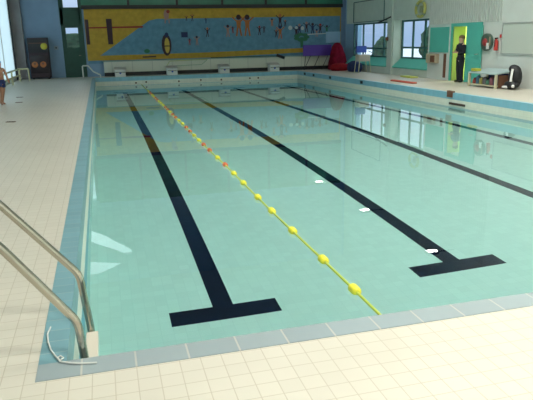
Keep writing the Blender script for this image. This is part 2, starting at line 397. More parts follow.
flat(mpp([(84, 19), (87.5, 19), (87.5, 42), (84, 42)]), 'd', .006); flat(mpp([(106, 18.5), (112, 18.5), (111.5, 42), (106.5, 42)]), 'd', .006)
def oval(x, y, rx, ry, c, dy, n=14): flat([mp(x + rx * math.cos(2 * math.pi * k / n), y + ry * math.sin(2 * math.pi * k / n)) for k in range(n)], c, dy)
oval(166.5, 43.5, 5, 10.5, 'd', .006); oval(167, 44, 2.6, 7.5, 'l', .008); oval(167, 34, 2, 2.4, 'n', .009); flat(mpp([(164, 44), (170, 44), (170, 45), (164, 45)]), 'd', .010)
oval(168, 15, 2.6, 5, 'p', .006); oval(170, 12, 1.8, 1.6, 'r', .008); flat(mpp([(166, 19), (167, 19), (167, 23), (166, 23)]), 'p', .007); flat(mpp([(170, 19), (171, 19), (171, 23), (170, 23)]), 'p', .007)
flat(mpp([(182, 31.5), (188.5, 31.5), (188.5, 36.5), (182, 36.5)]), 'n', .006)
def figure(x, y, h, body, head='d', arms=True, lie=0):
    oval(x, y - h * .42, h * .12, h * .13, head, .009)
    flat(mpp([(x - h * .12, y - h * .28), (x + h * .12, y - h * .28), (x + h * .09, y + h * .1), (x - h * .09, y + h * .1)]), body, .007)
    flat(mpp([(x - h * .1, y + h * .1), (x - h * .01, y + h * .1), (x - h * .08, y + h * .5), (x - h * .16, y + h * .5)]), body, .008)
    flat(mpp([(x + h * .01, y + h * .1), (x + h * .1, y + h * .1), (x + h * .16, y + h * .5), (x + h * .08, y + h * .5)]), body, .008)
    if arms:
        flat(mpp([(x - h * .1, y - h * .27), (x - h * .1, y - h * .18), (x - h * .34, y - h * .4), (x - h * .3, y - h * .47)]), body, .0085)
        flat(mpp([(x + h * .1, y - h * .27), (x + h * .1, y - h * .18), (x + h * .34, y - h * .4), (x + h * .3, y - h * .47)]), body, .0085)
for a in [(188, 18.5, 4, 'd', 'o'), (194, 18, 5, 'd', 'o'), (207.5, 21, 4, 'n', 'd'), (190, 41, 5, 'r', 'd'), (197.5, 40, 7, 'p', 'd'), (208.5, 32, 7, 'd', 'o'), (229, 31, 9, 'p', 'd'),
          (240, 26, 20, 'o', 'd'), (248.5, 26, 20, 'o', 'd'), (260.5, 31, 7, 'd', 'r'), (273, 23, 6, 'o', 'd'), (281, 21.5, 10, 'd', 'o'), (281, 33, 10, 'o', 'n'), (300, 30, 8, 'n', 'p'), (307, 28, 8, 'd', 'p'), (313, 30, 9, 'n', 'd'), (320.5, 30, 8, 'd', 'r'), (327, 31, 7, 'g', 'd'), (297, 33, 9, 'd', 'w'), (286, 24, 5, 'd', 'o'), (234, 30, 5, 'r', 'd'), (265, 30, 5, 'd', 'd'), (277, 34, 6, 'd', 'o'), (317, 34, 6, 'p', 'n')]: figure(a[0], a[1], a[2] * (1.25 if a[2] < 12 else 1), *a[3:])
oval(291, 28.5, 2, 2.2, 'w', .010); oval(303, 29, 1.6, 2, 'w', .011)
for k in range(7):
    a = k * .9; oval(302 + 5 * math.cos(a), 38 + 3 * math.sin(a), 3, 1.6, 'g', .0095 + k * .0003)
flat(mpp([(300.5, 38), (304, 38), (303.5, 48), (301, 48)]), 'g', .009)
flat(mpp([(303, 35), (338, 33.6), (338, 34.4), (303, 36)]), 'w', .011)
oval(146, 49, 3, 2, 'g', .006); flat(mpp([(141, 54), (155, 53.7), (155, 55), (141, 55.2)]), 'd', .006)
o = mu.build('mural'); props(o, 'yellow and blue painted mural with small figures on the far wall', 'mural')
props(box((11.25, 26.0, 1.25), (12.0, 26.1, 1.78), M_PBLUE).build('wall_panel', bevel=.01), 'pale blue panel on the far wall right of the mural', 'panel')

# --- left wall
holesL = [(14.0, 25.35, .15, 3.9), (2, 12.5, 3.6, 5.4)]
wall_with_holes('wall_left', 'x', XL - .3, XL, YN, YF, -.25, ZC, holesL, lambda u, z: M_MAUVE if u > 25 else M_WALLR)
def glazed(name, x, y0, y1, z0, z1, n, fm, label, rail=None, fr=.05, th=.06, gm=None):
    m = MB().box((x, y0, z0), (x + th, y1, z0 + fr), fm).box((x, y0, z1 - fr), (x + th, y1, z1), fm)
    for k in range(n + 1):
        yy = y0 + (y1 - y0) * k / n; a = max(y0, yy - fr / 2); b = min(y1, yy + fr / 2)
        if k == 0: b = y0 + fr
        if k == n: a = y1 - fr
        m.box((x, a, z0 + fr), (x + th, b, z1 - fr), fm)
    if rail: m.box((x + .001, y0 + fr, rail - fr / 2), (x + th - .001, y1 - fr, rail + fr / 2), fm)
    o = struct(name, m, label)
    for k in range(n):
        a = y0 + (y1 - y0) * k / n; b = y0 + (y1 - y0) * (k + 1) / n
        if gm:
            q = MB(); q.add([(x + th / 2, a + fr / 2, z0 + fr), (x + th / 2, b - fr / 2, z0 + fr), (x + th / 2, b - fr / 2, z1 - fr), (x + th / 2, a + fr / 2, z1 - fr)], [(0, 1, 2, 3)], gm); q.build('pane', o)
        else: pane('pane', (x + th / 2 - .004, a + fr / 2, z0 + fr), (x + th / 2 + .004, b - fr / 2, z1 - fr), o)
    return o
glazed('window_4', XL - .07, 14, 25.35, .15, 3.9, 4, M_WHITE, 'bright full height frosted glazing in the left wall', gm=M_FROST)
glazed('window_5', XL - .2, 2, 12.5, 3.6, 5.4, 5, M_WHITE, 'high frosted window in the left wall', gm=M_FROST)
box((XL - .02, 25.3, 0), (XL + .03, 25.42, 3.9), M_BLACK).build('trim_8')['kind'] = 'structure'

# --- right wall: two window bays then the door wall
holesR = [(24.75, 26.1, -.25, 9.3), (20.45, 24.75, .3, 2.1), (17.2, 19.93, .3, 2.1), (14.8, 15.62, 0, 1.76)]
wall_with_holes('wall_right', 'x', XR, XR + .45, YN, YF, -.25, ZC, holesR, lambda u, z: M_CREAM if (u > 17.2) else M_WALLR)
box((XR + .5, 24.6, -.25), (XR + .7, 26.1, ZC), M_PBLUE).build('wall_corner')['kind'] = 'structure'
box((XR, 24.7, -.25), (XR + .5, 26.1, 0), M_DECK).build('floor_corner')['kind'] = 'structure'
glazed('window_6', XR + .36, 20.45, 24.75, .62, 2.1, 4, M_FRAME, 'four pane window of the far right bay', rail=1.0, fr=.07)
glazed('window_7', XR + .36, 17.2, 19.93, .62, 2.1, 3, M_FRAME, 'three pane window of the nearer right bay', rail=1.05, fr=.07)
for i, (a, b) in enumerate(((20.45, 24.75), (17.2, 19.93))):
    s_ = MB().prism([(XR - .02, a), (XR + .44, a), (XR + .44, b), (XR - .02, b)], 'z', .27, .32, M_TEAL)
    s_.add([(XR, a, .32), (XR + .36, a, .63), (XR + .44, a, .63), (XR + .44, a, .32), (XR, b, .32), (XR + .36, b, .63), (XR + .44, b, .63), (XR + .44, b, .32)], [(0, 1, 2, 3), (4, 5, 6, 7), (0, 4, 5, 1), (1, 5, 6, 2), (2, 6, 7, 3), (3, 7, 4, 0)], M_TEAL)
    s_ = s_.build('trim_%d' % (9 + i)); s_['kind'] = 'structure'; s_['label'] = 'teal window sill'
m = MB()
for k in range(34): 
    y = 17.15 - k * .12
    if y > 13.1: m.box((XR - .03, y - .075, 1.86), (XR, y - .015, 5.0), mat('ribbed_cladding', (.55, .60, .57), .6))
struct('trim_11', m, 'ribbed pale cladding over the doorway')
box((XR - .04, 20.0, 0), (XR, 20.4, 5), M_CREAM).build('trim_12')['kind'] = 'structure'
# doorway
d2 = struct('door_2', MB().box((XR - .03, 15.62, 0), (XR + .1, 15.72, 1.86), M_TEAL).box((XR - .03, 14.0, 1.76), (XR + .1, 15.62, 1.86), M_TEAL).box((XR - .03, 14.72, 0), (XR + .1, 14.8, 1.76), M_TEAL), 'open teal doorway in the right wall')
MB().box((XR - .08, 13.92, .02), (XR - .03, 14.72, 1.76), M_TEAL).build('door_leaf', d2)
MB().tube([(XR - .08, 14.02, .9), (XR - .14, 14.02, .9), (XR - .14, 14.14, .9)], .012, M_STEEL).build('door_handle', d2)
g = MB().box((XR + .45, 14.2, 0), (XR + 2.2, 14.3, 2.4), M_LIME).box((XR + .45, 17.1, 0), (XR + 2.2, 17.2, 2.4), M_LIME).box((XR + 2.2, 14.2, 0), (XR + 2.3, 17.2, 2.4), M_LIME).box((XR + .45, 14.2, 2.4), (XR + 2.3, 17.2, 2.5), M_WHITE).box((XR + .45, 14.2, -.1), (XR + 2.3, 17.2, 0), M_LIME)
struct('wall_corridor', g, 'lime yellow walls of the lit corridor behind the doorway')
area('corridor_lamp_glow', (XR + 1.4, 15.8, 2.33), .5, 75, (1, 1, .85))
box((XR + .02, 15.6, 0), (XR + .45, 15.62, 1.76), M_LIME).build('trim_14')['kind'] = 'structure'
t = thing('ceiling_lamp', (XR + 1.4, 15.8, 2.4), 'small lamp on the ceiling of the lime corridor', 'lamp')
MB().box((-.28, -.28, -.05), (.28, .28, 0), M_WHITE).build('lamp_base', t)
struct('ceiling', box((XL - .3, YN, ZC), (XR + .9, YF + .3, ZC + .2), M_CEIL))
struct('wall_near', box((XL - .3, YN - .3, -.25), (XR + .9, YN, ZC), M_WALLR))

# added roof panels, out of view, put in to brighten pool and deck
for i, (x, y) in enumerate(ADDED_ROOF_LIGHTS):
    side = 'left' if x < 5 else 'right'
    t = thing('added_ceiling_light', (x, y, ZC), 'added unseen ceiling light panel over the pool, %s of the %s row' % (('nearest', 'second', 'third', 'farthest')[i // 2], side), 'light', 'added unseen ceiling light panels high over the pool')
    MB().box((-1.8, -1.3, -.25), (1.8, -1.22, 0), M_WHITE).box((-1.8, 1.22, -.25), (1.8, 1.3, 0), M_WHITE).box((-1.8, -1.22, -.25), (-1.72, 1.22, 0), M_WHITE).box((1.72, -1.22, -.25), (1.8, 1.22, 0), M_WHITE).build('frame', t)
    MB().box((-1.72, -1.22, -.3), (1.72, 1.22, -.25), M_ROOFL).build('diffuser', t)
# small floodlights on arms by the right wall
for nm, (x, y, z) in (('nearest', (10.93, 14.75, 5)), ('middle', (10.87, 20.2, 5)), ('farthest', (10.81, 25.77, 5))):
    t = thing('floodlight', (x, y, z), 'small square floodlight on an arm from the right wall, %s of three' % nm, 'light', 'floodlights along the right wall')
    MB().box((-.2, -.13, .0), (.2, .13, .1), M_BLACK).build('housing', t)
    MB().box((-.17, -.1, -.012), (.17, .1, 0), M_LAMP).build('diffuser', t)
    MB().tube([(.2, 0, .05), (XR - x, 0, .05)], .02, M_BLACK).build('arm', t)

# --- outdoors
struct('ground', MB().box((-45, YF + .3, -.45), (70, 80, -.26), M_PAVE).box((XR + .9, -30, -.45), (70, YF + .3, -.26), M_PAVE).box((-45, -30, -.45), (XL - .3, YF + .3, -.26), M_PAVE), 'pale paving outside')
def bush(name, c, r, mt, label, cat='hedge', n=9, ground=-.26):
    m = MB()
    for k in range(n):
        a = random.uniform(0, 6.28); q = random.random() ** .5 * .6
        rr2 = random.uniform(.45, .7)
        m.ball((c[0] + r[0] * q * math.cos(a), c[1] + r[1] * q * math.sin(a), c[2] + r[2] * random.uniform(-.35, .35)), (r[0] * rr2, r[1] * rr2, r[2] * rr2 * .9), mt, 12)
    o = m.build(name)
    dp = bpy.data.textures.new(name, 'CLOUDS'); dp.noise_scale = .5
    sb = o.modifiers.new('sub', 'SUBSURF'); sb.levels = sb.render_levels = 2
    dm = o.modifiers.new('leaves', 'DISPLACE'); dm.texture = dp; dm.strength = .5
    return props(o, label, cat)
m = MB().box((-4, 31, -.26), (3, 32.5, 1.95), M_LEAF); o = m.build('hedge'); sb = o.modifiers.new('s', 'SUBSURF'); sb.subdivision_type = 'SIMPLE'; sb.levels = sb.render_levels = 5
dp = bpy.data.textures.new('hedge', 'CLOUDS'); dp.noise_scale = .3; dm = o.modifiers.new('d', 'DISPLACE'); dm.texture = dp; dm.strength = .25
props(o, 'dark clipped hedge seen through the glass of the far green door', 'hedge')
bush('tree', (18.0, 33.6, .7), (.75, .75, 1.2), M_LEAF, 'dark leafy tree seen through the right pane of the far right bay window', 'tree')
bush('tree', (18.6, 28.2, .8), (.9, .9, 1.4), M_LEAF, 'dark leafy tree seen through the right pane of the nearer bay window', 'tree')

# ------------------------------------------------------------------ things: pool edge
# far starting blocks
def block(loc, label):
    t = thing('starting_block', loc, label, 'starting block', 'white starting blocks at the far end')
    MB().prism([(-.22, 0), (.22, 0), (.22, .36), (-.22, .30)], 'x', -.23, .23, M_WHITE).build('pedestal', t, bevel=.012)
    MB().prism([(-.27, .30), (.27, .375), (.27, .405), (-.27, .33)], 'x', -.25, .25, mat('block_top_grey', (.6, .55, .5), .7)).build('platform', t)
    MB().tube([(-.2, -.23, .2), (-.2, -.3, .2), (.2, -.3, .2), (.2, -.23, .2)], .014, M_STEEL).build('grip_bar', t)
    MB().lathe([(.0001, -.006), (.045, -.006), (.045, 0)], (0, -.222, .16), M_BLUE, axis='y').build('disc', t)
    return t
b0 = block((1.22, 25.36, 0), 'white starting block at the far end, leftmost of four')
for x, nth in ((3.52, 'below the dark oval of the mural'), (5.93, 'third from the left'), (8.34, 'below the black brush head')):
    copy_tree(b0, (x, 25.36, 0), 'white starting block at the far end, ' + nth)
# poles on the ledge
t = thing('pool_brush', (5.4, 25.74, .70), 'long dark pole with a black brush head laid along the cream ledge', 'brush')
MB().tube([(0, 0, 0), (3.25, 0, .0)], .016, M_GREEN).build('pole', t)
MB().box((3.2, -.03, -.1), (3.62, .05, .03), M_BLACK, rot=Matrix.Rotation(.35, 3, 'Y')).build('brush_head', t)
t = thing('leaf_net', (3.35, 25.76, .5), 'thin yellow pole with a green net hoop leaning on the cream ledge', 'net')
MB().tube([(0, 0, -.1), (.15, 0, .1), (1.9, 0, .13)], .013, mat('yellow_green_pole', (.45, .5, .12), .5)).build('pole', t)
MB().tube([(.1, 0, .05), (.0, 0, -.12), (1.6, 0, -.1), (1.75, 0, 0), (1.9, 0, .13)], .01, mat('green_wire', (.2, .35, .2), .5)).build('hoop', t)

# lane rope
t = thing('lane_rope', (2.09, 0, ZW), 'floating lane rope with yellow and red floats stretched along the pool', 'rope')
ys = [.2 + i * .5 for i in range(50)]
MB().tube([(0, .151, .012)] + [(.006 * math.sin(y * 1.3), y, .01) for y in ys[1:]] + [(0, 24.86, .012)], .011, mat('rope_yellow_green', (.55, .6, .08), .5), n=6).build('rope', t)
fy = [1.24, 1.9, 2.74, 3.48, 4.1, 4.88, 5.5, 6.13, 6.73, 7.45, 8.05, 8.58, 9.2]
fc = 'yyyyyyyryrryy'
y = 9.8
pat = 'rryyrryrryyy'; i = 0
while y < 21.5:
    fy.append(y); fc += pat[i % len(pat)]; y += .62; i += 1
base = {}
for k, (yy, c) in enumerate(zip(fy, fc)):
    if c not in base:
        base[c] = MB().lathe([(.012, -.055), (.034, -.05), (.039, -.035), (.039, .035), (.034, .05), (.012, .055)], (0, 0, 0), M_YEL if c == 'y' else mat('orange_red_plastic', (.75, .16, .06), .4), n=14, axis='y').build('float', t)
        q = base[c]
    else: q = base[c].copy(); COL.objects.link(q)
    q.parent = t; q.location = Vector((.006 * math.sin(yy * 1.3), yy, .012)) * S
    q['label'] = 'yellow float' if c == 'y' else 'red float'

# near ladder
t = thing('pool_ladder', (.2, .45, 0), 'stainless steel ladder with two handrails in the near left corner of the pool', 'ladder')
RB = .045
def smooth(pts, n=6):
    P = [Vector(p) for p in pts]; out = [P[0]]
    for a, b, c in zip(P, P[1:], P[2:]):
        p0 = b + (a - b) * min(.45, RB / (a - b).length); p2 = b + (c - b) * min(.45, RB / (c - b).length)
        for k in range(n + 1):
            u = k / n; out.append((1 - u) ** 2 * p0 + 2 * u * (1 - u) * b + u * u * p2)
    out.append(P[-1]); return out
for y, pts in ((-.23, [(.02, -1.0), (.012, -.1), (-.006, .165), (-.305, .585), (-.5, .80), (-.72, .78), (-.80, .0)]), (.23, [(.03, -1.0), (.026, -.1), (-.006, .235), (-.36, .668), (-.52, .86), (-.72, .82), (-.80, .0)])):
    path = smooth([(a, y, b) for a, b in pts], 8)
    MB().tube(path, .0205, M_STEEL, n=16).build('handrail', t)
    MB().lathe([(.045, .001), (.045, .012), (.022, .03)], (-.80, y, 0), M_STEEL).build('base_flange', t)
for z in (-.12, -.42, -.7, -.95):
    MB().box((.0, -.2, z - .015), (.065, .2, z + .015), mat('beige_tread', (.60, .55, .46), .5)).build('tread', t, bevel=.004)

# cord on the coping
cord = [(.03, .53, .012), (.02, .45, .012), (.03, .36, .012), (.05, .27, .012), (.075, .20, .012), (.10, .15, .012), (.115, .165, .014), (.10, .19, .014), (.085, .175, .014), (.10, .14, .012), (.15, .11, .012), (.20, .09, .012), (.27, .075, .012)]
o = MB().tube(cord, .0042, M_CORD, n=8).build('cord'); props(o, 'thin white cord lying on the blue coping at the near left corner', 'cord')

# far grab rail
t = thing('grab_rail', (-.25, 25.1, 0), 'white curved grab rail at the far left corner of the pool', 'handrail')
for dy in (0, .45):
    MB().tube(smooth([(-.12, dy, 0), (-.12, dy, .52), (.12, dy, .52), (.32, dy, .26), (.62, dy, .1), (.62, dy, .004)], 6), .022, mat('white_steel', (.7, .72, .68), .3, .3)).build('rail', t)

# ------------------------------------------------------------------ things: left side
t = thing('display_cabinet', (-2.13, 25.75, 0), 'dark cabinet with yellow and orange pictures against the blue far wall', 'cabinet')
MB().box((-.41, -.2, .05), (.41, .34, 1.74), mat('dark_maroon', (.03, .012, .02), .5)).build('body', t, bevel=.01)
MB().box((-.41, -.23, 1.12), (.41, -.2, 1.7), M_BLACK).box((-.36, -.235, 1.5), (.36, -.23, 1.53), M_BROWN).build('upper_panel', t)
MB().lathe([(.0001, -.245), (.13, -.24), (.14, -.23)], (.25, 0, 1.38), mat('yellow_print', (.5, .45, .04), .6), axis='y').build('round_picture', t)['label'] = 'round yellow picture'
MB().box((-.36, -.23, .25), (.36, -.2, 1.0), mat('dark_glass', (.02, .01, .015), .15)).build('window', t)
for x in (-.2, .14):
    MB().lathe([(.0001, -.245), (.11, -.24), (.13, -.23)], (x, 0, .62), M_ORANGE, axis='y').lathe([(.0001, -.252), (.05, -.245)], (x, 0, .66), M_BROWN, axis='y').build('round_picture', t)['label'] = 'round orange picture'
for x in (-.32, .32): MB().box((x - .04, -.15, 0), (x + .04, .3, .05), M_BLACK).build('foot', t)
t = thing('socket_box', (-1.42, 26.1, 1.3), 'small grey switch box on the blue wall beside the far green door', 'switch')
MB().box((-.09, -.04, -.08), (.09, 0, .08), mat('grey_box', (.25, .3, .34), .5)).build('case', t, bevel=.006); MB().box((-.03, -.05, -.03), (.03, -.04, .03), M_BLACK).build('switch', t)
box((XL, 25.85, 0), (-2.7, 26.1, ZC), M_MAUVE).build('trim_13')['kind'] = 'structure'
# low cream guard rail along the left glazing
t = thing('guard_rail', (-2.85, 22.4, 0), 'low cream tubular guard rail along the bright left glazing', 'railing')
mc = mat('cream_steel', (.62, .60, .36), .5)
for z in (.25, .50): MB().tube([(0, -5, z), (0, 1.9, z)], .03, mc).build('rail', t)
for y in (-4.9, -2.6, -.4, 1.9): MB().tube([(0, y, 0), (0, y, .53)], .035, mc).build('post', t)
MB().tube(smooth([(0, 1.9, .5), (.36, 1.9, .5), (.36, 1.9, 0)], 5), .03, mc).build('end_loop', t)

# ------------------------------------------------------------------ things: far right corner
t = thing('folding_table', (10.6, 25.5, 0), 'purple table top tipped upright on thin dark legs by the far wall', 'table')
MB().box((-.73, -.03, .66), (.73, .03, 1.17), M_PURP).build('tabletop', t, bevel=.01)
for x in (-.35, .1, .55):
    MB().tube([(x, .0, .67), (x - .38, -.15, 0.01)], .016, M_BLACK).build('leg', t)
MB().tube([(-.6, 0, .67), (-.6, .2, .01)], .016, M_BLACK).build('leg', t)
def heap(name, loc, prof, label, cat, mt, sx=1, sy=1, seed=1, n=28):
    rnd = random.Random(seed); ph = [rnd.uniform(0, 6.28) for _ in range(6)]
    m = MB(); vs = []; fs = []
    P = []
    for i in range(len(prof) - 1):
        for k in range(4): u = k / 4; P.append((prof[i][0] * (1 - u) + prof[i + 1][0] * u, prof[i][1] * (1 - u) + prof[i + 1][1] * u))
    P.append(prof[-1])
    for r, h in P:
        for k in range(n):
            a = 2 * math.pi * k / n
            q = r * (1 + .10 * math.sin(3 * a + ph[0] + h * 2) + .08 * math.sin(7 * a + ph[1]) + .03 * math.sin(12 * a + ph[2] + 4 * h))
            vs.append((q * math.cos(a) * sx, q * math.sin(a) * sy, h))
    for i in range(len(P) - 1):
        for k in range(n): fs.append((i * n + k, i * n + (k + 1) % n, (i + 1) * n + (k + 1) % n, (i + 1) * n + k))
    m.add(vs, fs, mt, True); m.add(vs[:n], [tuple(range(n))], mt)
    o = m.build(name); o.location = Vector(loc) * S
    return props(o, label, cat)
heap('equipment_cover', (11.42, 25.0, 0), [(.36, 0), (.36, .3), (.30, .7), (.2, 1.1), (.1, 1.24), (.001, 1.27)], 'tall maroon cover draped over stacked gear in the far right corner', 'cover', M_MAROON, 1.15, 1.0, 3)
heap('crash_mat', (11.2, 24.1, 0), [(.36, 0), (.42, .12), (.36, .27), (.15, .34), (.001, .35)], 'red folded mat lying in front of the tall maroon cover', 'mat', mat('red_mat', (.24, .012, .018), .8, spec=.1, noise=.2, nscale=4), 1, 1.2, 5)
heap('bag', (11.4, 22.8, 0), [(.25, 0), (.3, .15), (.26, .36), (.12, .46), (.001, .48)], 'navy blue bundle on the deck below the far right window', 'bag', M_NAVY, .9, 1.8, 8)
# lifeguard chair
t = thing('lifeguard_chair', (11.38, 21.9, 0), 'raised chair with a blue back and cream seat below the far right window', 'chair', rz=-math.pi / 2)
for x in (-.2, .2):
    for y in (-.22, .22): MB().tube([(x * 1.1, y * 1.3, 0), (x, y, .62)], .015, mc).build('leg', t)
MB().box((-.22, -.26, .48), (.22, .26, .76), mat('cream_seat', (.55, .50, .42), .6)).build('seat', t, bevel=.03)
MB().box((-.2, -.24, .84), (-.14, .24, 1.12), M_BLUE).build('backrest', t, bevel=.02)
for y in (-.2, .2): MB().tube([(-.17, y, .7), (-.17, y, .9)], .015, M_BLACK).build('back_post', t)
MB().tube([(.0, .26, .9), (-.1, .75, .72)], .014, M_BLACK).build('arm_bar', t)
# pipe frame over bay 1 window
t = thing('pipe_frame', (XR - .06, 22.0, 2.08), 'thin dark rectangular pipe frame on the wall above the far right window', 'frame')
MB().tube(smooth([(0, -1.6, .06), (0, 1.8, .04), (0, 1.8, .92), (0, -1.3, .92), (0, -1.3, .06)], 4), .018, M_FRAME).build('pipe', t)
for y in (-1.2, 0, 1.4): MB().tube([(0, y, .05), (.06, y, .05)], .014, M_FRAME).build('bracket', t)
MB().tube([(0, -1.9, .16), (0, -1.3, .06), (0, -.8, -.02)], .03, M_BLACK).build('wrapped_strap', t)
t = thing('wall_light', (XR - .04, 20.34, 1.40), 'small brown fitting on the cream pillar between the two bay windows', 'fitting')
MB().lathe([(.0001, -.1), (.06, -.08), (.07, 0)], (0, 0, 0), M_BROWN, axis='x').build('cap', t); MB().box((-.03, -.05, -.08), (0, .05, .08), M_BLACK).build('plate', t)
# lifebuoy
t = thing('lifebuoy', (XR - .06, 17.76, 2.42), 'yellow ring lifebuoy hung high on the wall above the nearer bay window', 'lifebuoy')
n = 24; ring = [(0, .33 * math.cos(2 * math.pi * k / n), .27 * math.sin(2 * math.pi * k / n)) for k in range(n + 1)]
MB().tube(ring, .05, mat('lifebuoy_yellow', (.5, .5, .14), .5), cap=False).build('ring', t)
for k in (2, 8, 14, 20): MB().tube([Vector(ring[k]) - Vector((0, 0, 0)), Vector(ring[k + 1])], .054, mat('lifebuoy_grey', (.3, .4, .3), .5)).build('band', t)
MB().box((.02, -.1, -.12), (.06, .1, .12), mat('lifebuoy_back', (.35, .4, .25), .6)).build('holder', t)

# ------------------------------------------------------------------ things: door wall
xw = XR
props(MB().box((xw - .03, 15.85, .92), (xw, 17.05, 1.76), M_TEAL).build('notice_board', bevel=.006), 'plain teal board on the pale wall left of the doorway', 'board')
t = thing('towel_dispenser', (xw, 16.75, .55), 'beige and brown box on the wall under the teal board', 'dispenser')
MB().box((-.16, -.34, .0), (0, .3, .32), mat('beige_plastic', (.45, .38, .27), .5)).build('body', t, bevel=.02); MB().box((-.17, -.3, .04), (-.16, -.02, .26), M_BROWN).build('cover', t)
props(MB().box((xw - .04, 15.96, .08), (xw, 16.08, .88), M_BROWN).build('wall_strip', bevel=.006), 'narrow brown upright strip on the wall left of the doorway', 'strip')
t = thing('hose_reel', (xw, 13.68, 1.26), 'rounded dark green hose reel with red centre right of the teal door', 'hose reel')
MB().lathe([(.0001, -.1), (.22, -.1), (.27, -.08), (.27, 0)], (0, 0, 0), mat('reel_green', (.07, .12, .09), .5), axis='x', sx=1, sy=.95).build('drum', t)
MB().lathe([(.0001, -.14), (.1, -.13), (.12, -.1)], (0, .02, .0), mat('dull_red', (.35, .04, .04), .5), axis='x').build('hub', t)
MB().box((-.12, -.2, -.2), (-.1, -.08, -.02), M_WHITE).box((-.12, -.25, -.1), (-.1, -.2, .16), mat('reel_tan', (.35, .3, .2), .6)).build('label_plate', t)
t = thing('fire_extinguisher', (xw - .08, 13.18, 1.02), 'small red extinguisher on the wall right of the hose reel', 'fire extinguisher')
MB().lathe([(.0001, 0), (.055, 0), (.06, .02), (.06, .26), (.03, .31), (.02, .34)], (0, 0, 0), M_RED).build('cylinder', t)
MB().box((-.05, -.02, .33), (.04, .02, .37), M_BLACK).build('handle', t); MB().tube([(-.03, 0, .34), (-.07, -.02, .3), (-.07, -.02, .1)], .01, M_BLACK).build('hose', t)
props(MB().box((xw - .04, 13.02, 1.38), (xw, 13.1, 1.48), M_RED).build('call_point', bevel=.006), 'tiny red call point on the wall by the white board', 'alarm')
t = thing('whiteboard', (xw, 11.2, .95), 'large pale board with a thin grey rim on the right wall', 'board')
MB().box((-.02, -1.8, 0), (0, 1.78, .82), mat('pale_board', (.60, .66, .60), .4)).build('panel', t)
MB().box((-.035, -1.8, .82), (0, 1.78, .85), mat('grey_rim', (.4, .44, .43), .5)).box((-.035, -1.8, -.03), (0, 1.78, 0), MATS['grey_rim']).box((-.035, 1.78, -.03), (0, 1.81, .85), MATS['grey_rim']).build('rim', t)
# open crate / trolley
t = thing('storage_trolley', (11.33, 12.78, 0), 'low open fronted trolley with a pale top and cream frame by the right wall', 'trolley')
cw = mat('trolley_cream', (.62, .60, .42), .5)
MB().prism([(-.3, .38), (.40, .47), (.40, .51), (-.3, .42)], 'y', -.68, .68, mat('trolley_top', (.42, .55, .56), .4)).build('top', t, bevel=.006)
for x in (-.27, .36):
    for y in (-.64, .64): MB().box((x - .03, y - .03, 0), (x + .03, y + .03, .38), cw).build('leg', t)
MB().box((-.28, -.61, .05), (.3, .61, .08), cw).build('shelf', t)
MB().box((.36, -.61, .08), (.38, .61, .38), M_NAVY).build('back_panel', t)
MB().box((-.22, -.70, .03), (.38, -.68, .37), M_BROWN).build('end_panel', t)
cols = [(.5, .1, .08), (.1, .25, .4), (.45, .4, .1), (.2, .2, .22), (.1, .3, .2), (.4, .15, .2), (.12, .12, .2)]
for k, c in enumerate(cols):
    yy = 12.93 + .5 - k * .165; nm = ('red', 'blue', 'yellow', 'grey', 'green', 'crimson', 'navy')[k]
    h = (.17, .24, .2, .22, .16, .24, .2)[k]
    b_ = MB(); b_.lathe([(.0001, 0), (.06, 0), (.075, .02), (.075, h - .05), (.03, h), (.0001, h)], (11.17, yy - .15, .081), mat('pot_' + nm, [v * .6 for v in c], .5), n=12)
    props(b_.build('container'), nm + ' tub on the shelf of the low trolley', 'container', 'tubs on the trolley shelf')
props(MB().box((11.08, 13.14, .441), (11.26, 13.40, .52), mat('yellow_box', (.5, .5, .06), .5)).build('yellow_box', bevel=.01), 'small yellow box on top of the low trolley', 'box')
# black bag with white reflective strips
t = thing('backpack', (11.42, 11.80, 0), 'black bag with white reflective strips on the deck beside the trolley', 'bag')
m = MB().ball((0, 0, .33), (.17, .2, .33), M_BLACK, 16).ball((-.02, .06, .55), (.12, .15, .12), M_BLACK).ball((-.1, 0, .12), (.16, .26, .12), M_BLACK)
m.build('body', t)
MB().tube([(-.16, -.08, .56), (-.19, -.09, .4), (-.2, -.09, .22)], .032, M_WHITEREF).build('reflective_strip', t)
MB().tube([(-.22, .2, .06), (-.27, .06, .07), (-.25, -.02, .075)], .034, M_WHITEREF).build('reflective_strip', t)
MB().ball((-.2, -.2, .1), .045, M_WHITEREF).build('reflective_patch', t)
# floor clutter on the right deck
o = MB().box((10.0, 14.95, 0), (10.18, 16.5, .05), mat('red_foam', (.55, .12, .08), .7)).build('foam_float', bevel=.02); props(o, 'long red foam float lying on the right hand deck', 'float')
o = MB().prism([(11.3, 17.5), (11.6, 17.45), (11.65, 18.3), (11.35, 18.35)], 'z', 0, .05, mat('yellow_mat', (.55, .6, .1), .6)).build('kickboard'); props(o, 'yellow board lying on the deck below the nearer bay window', 'kickboard')

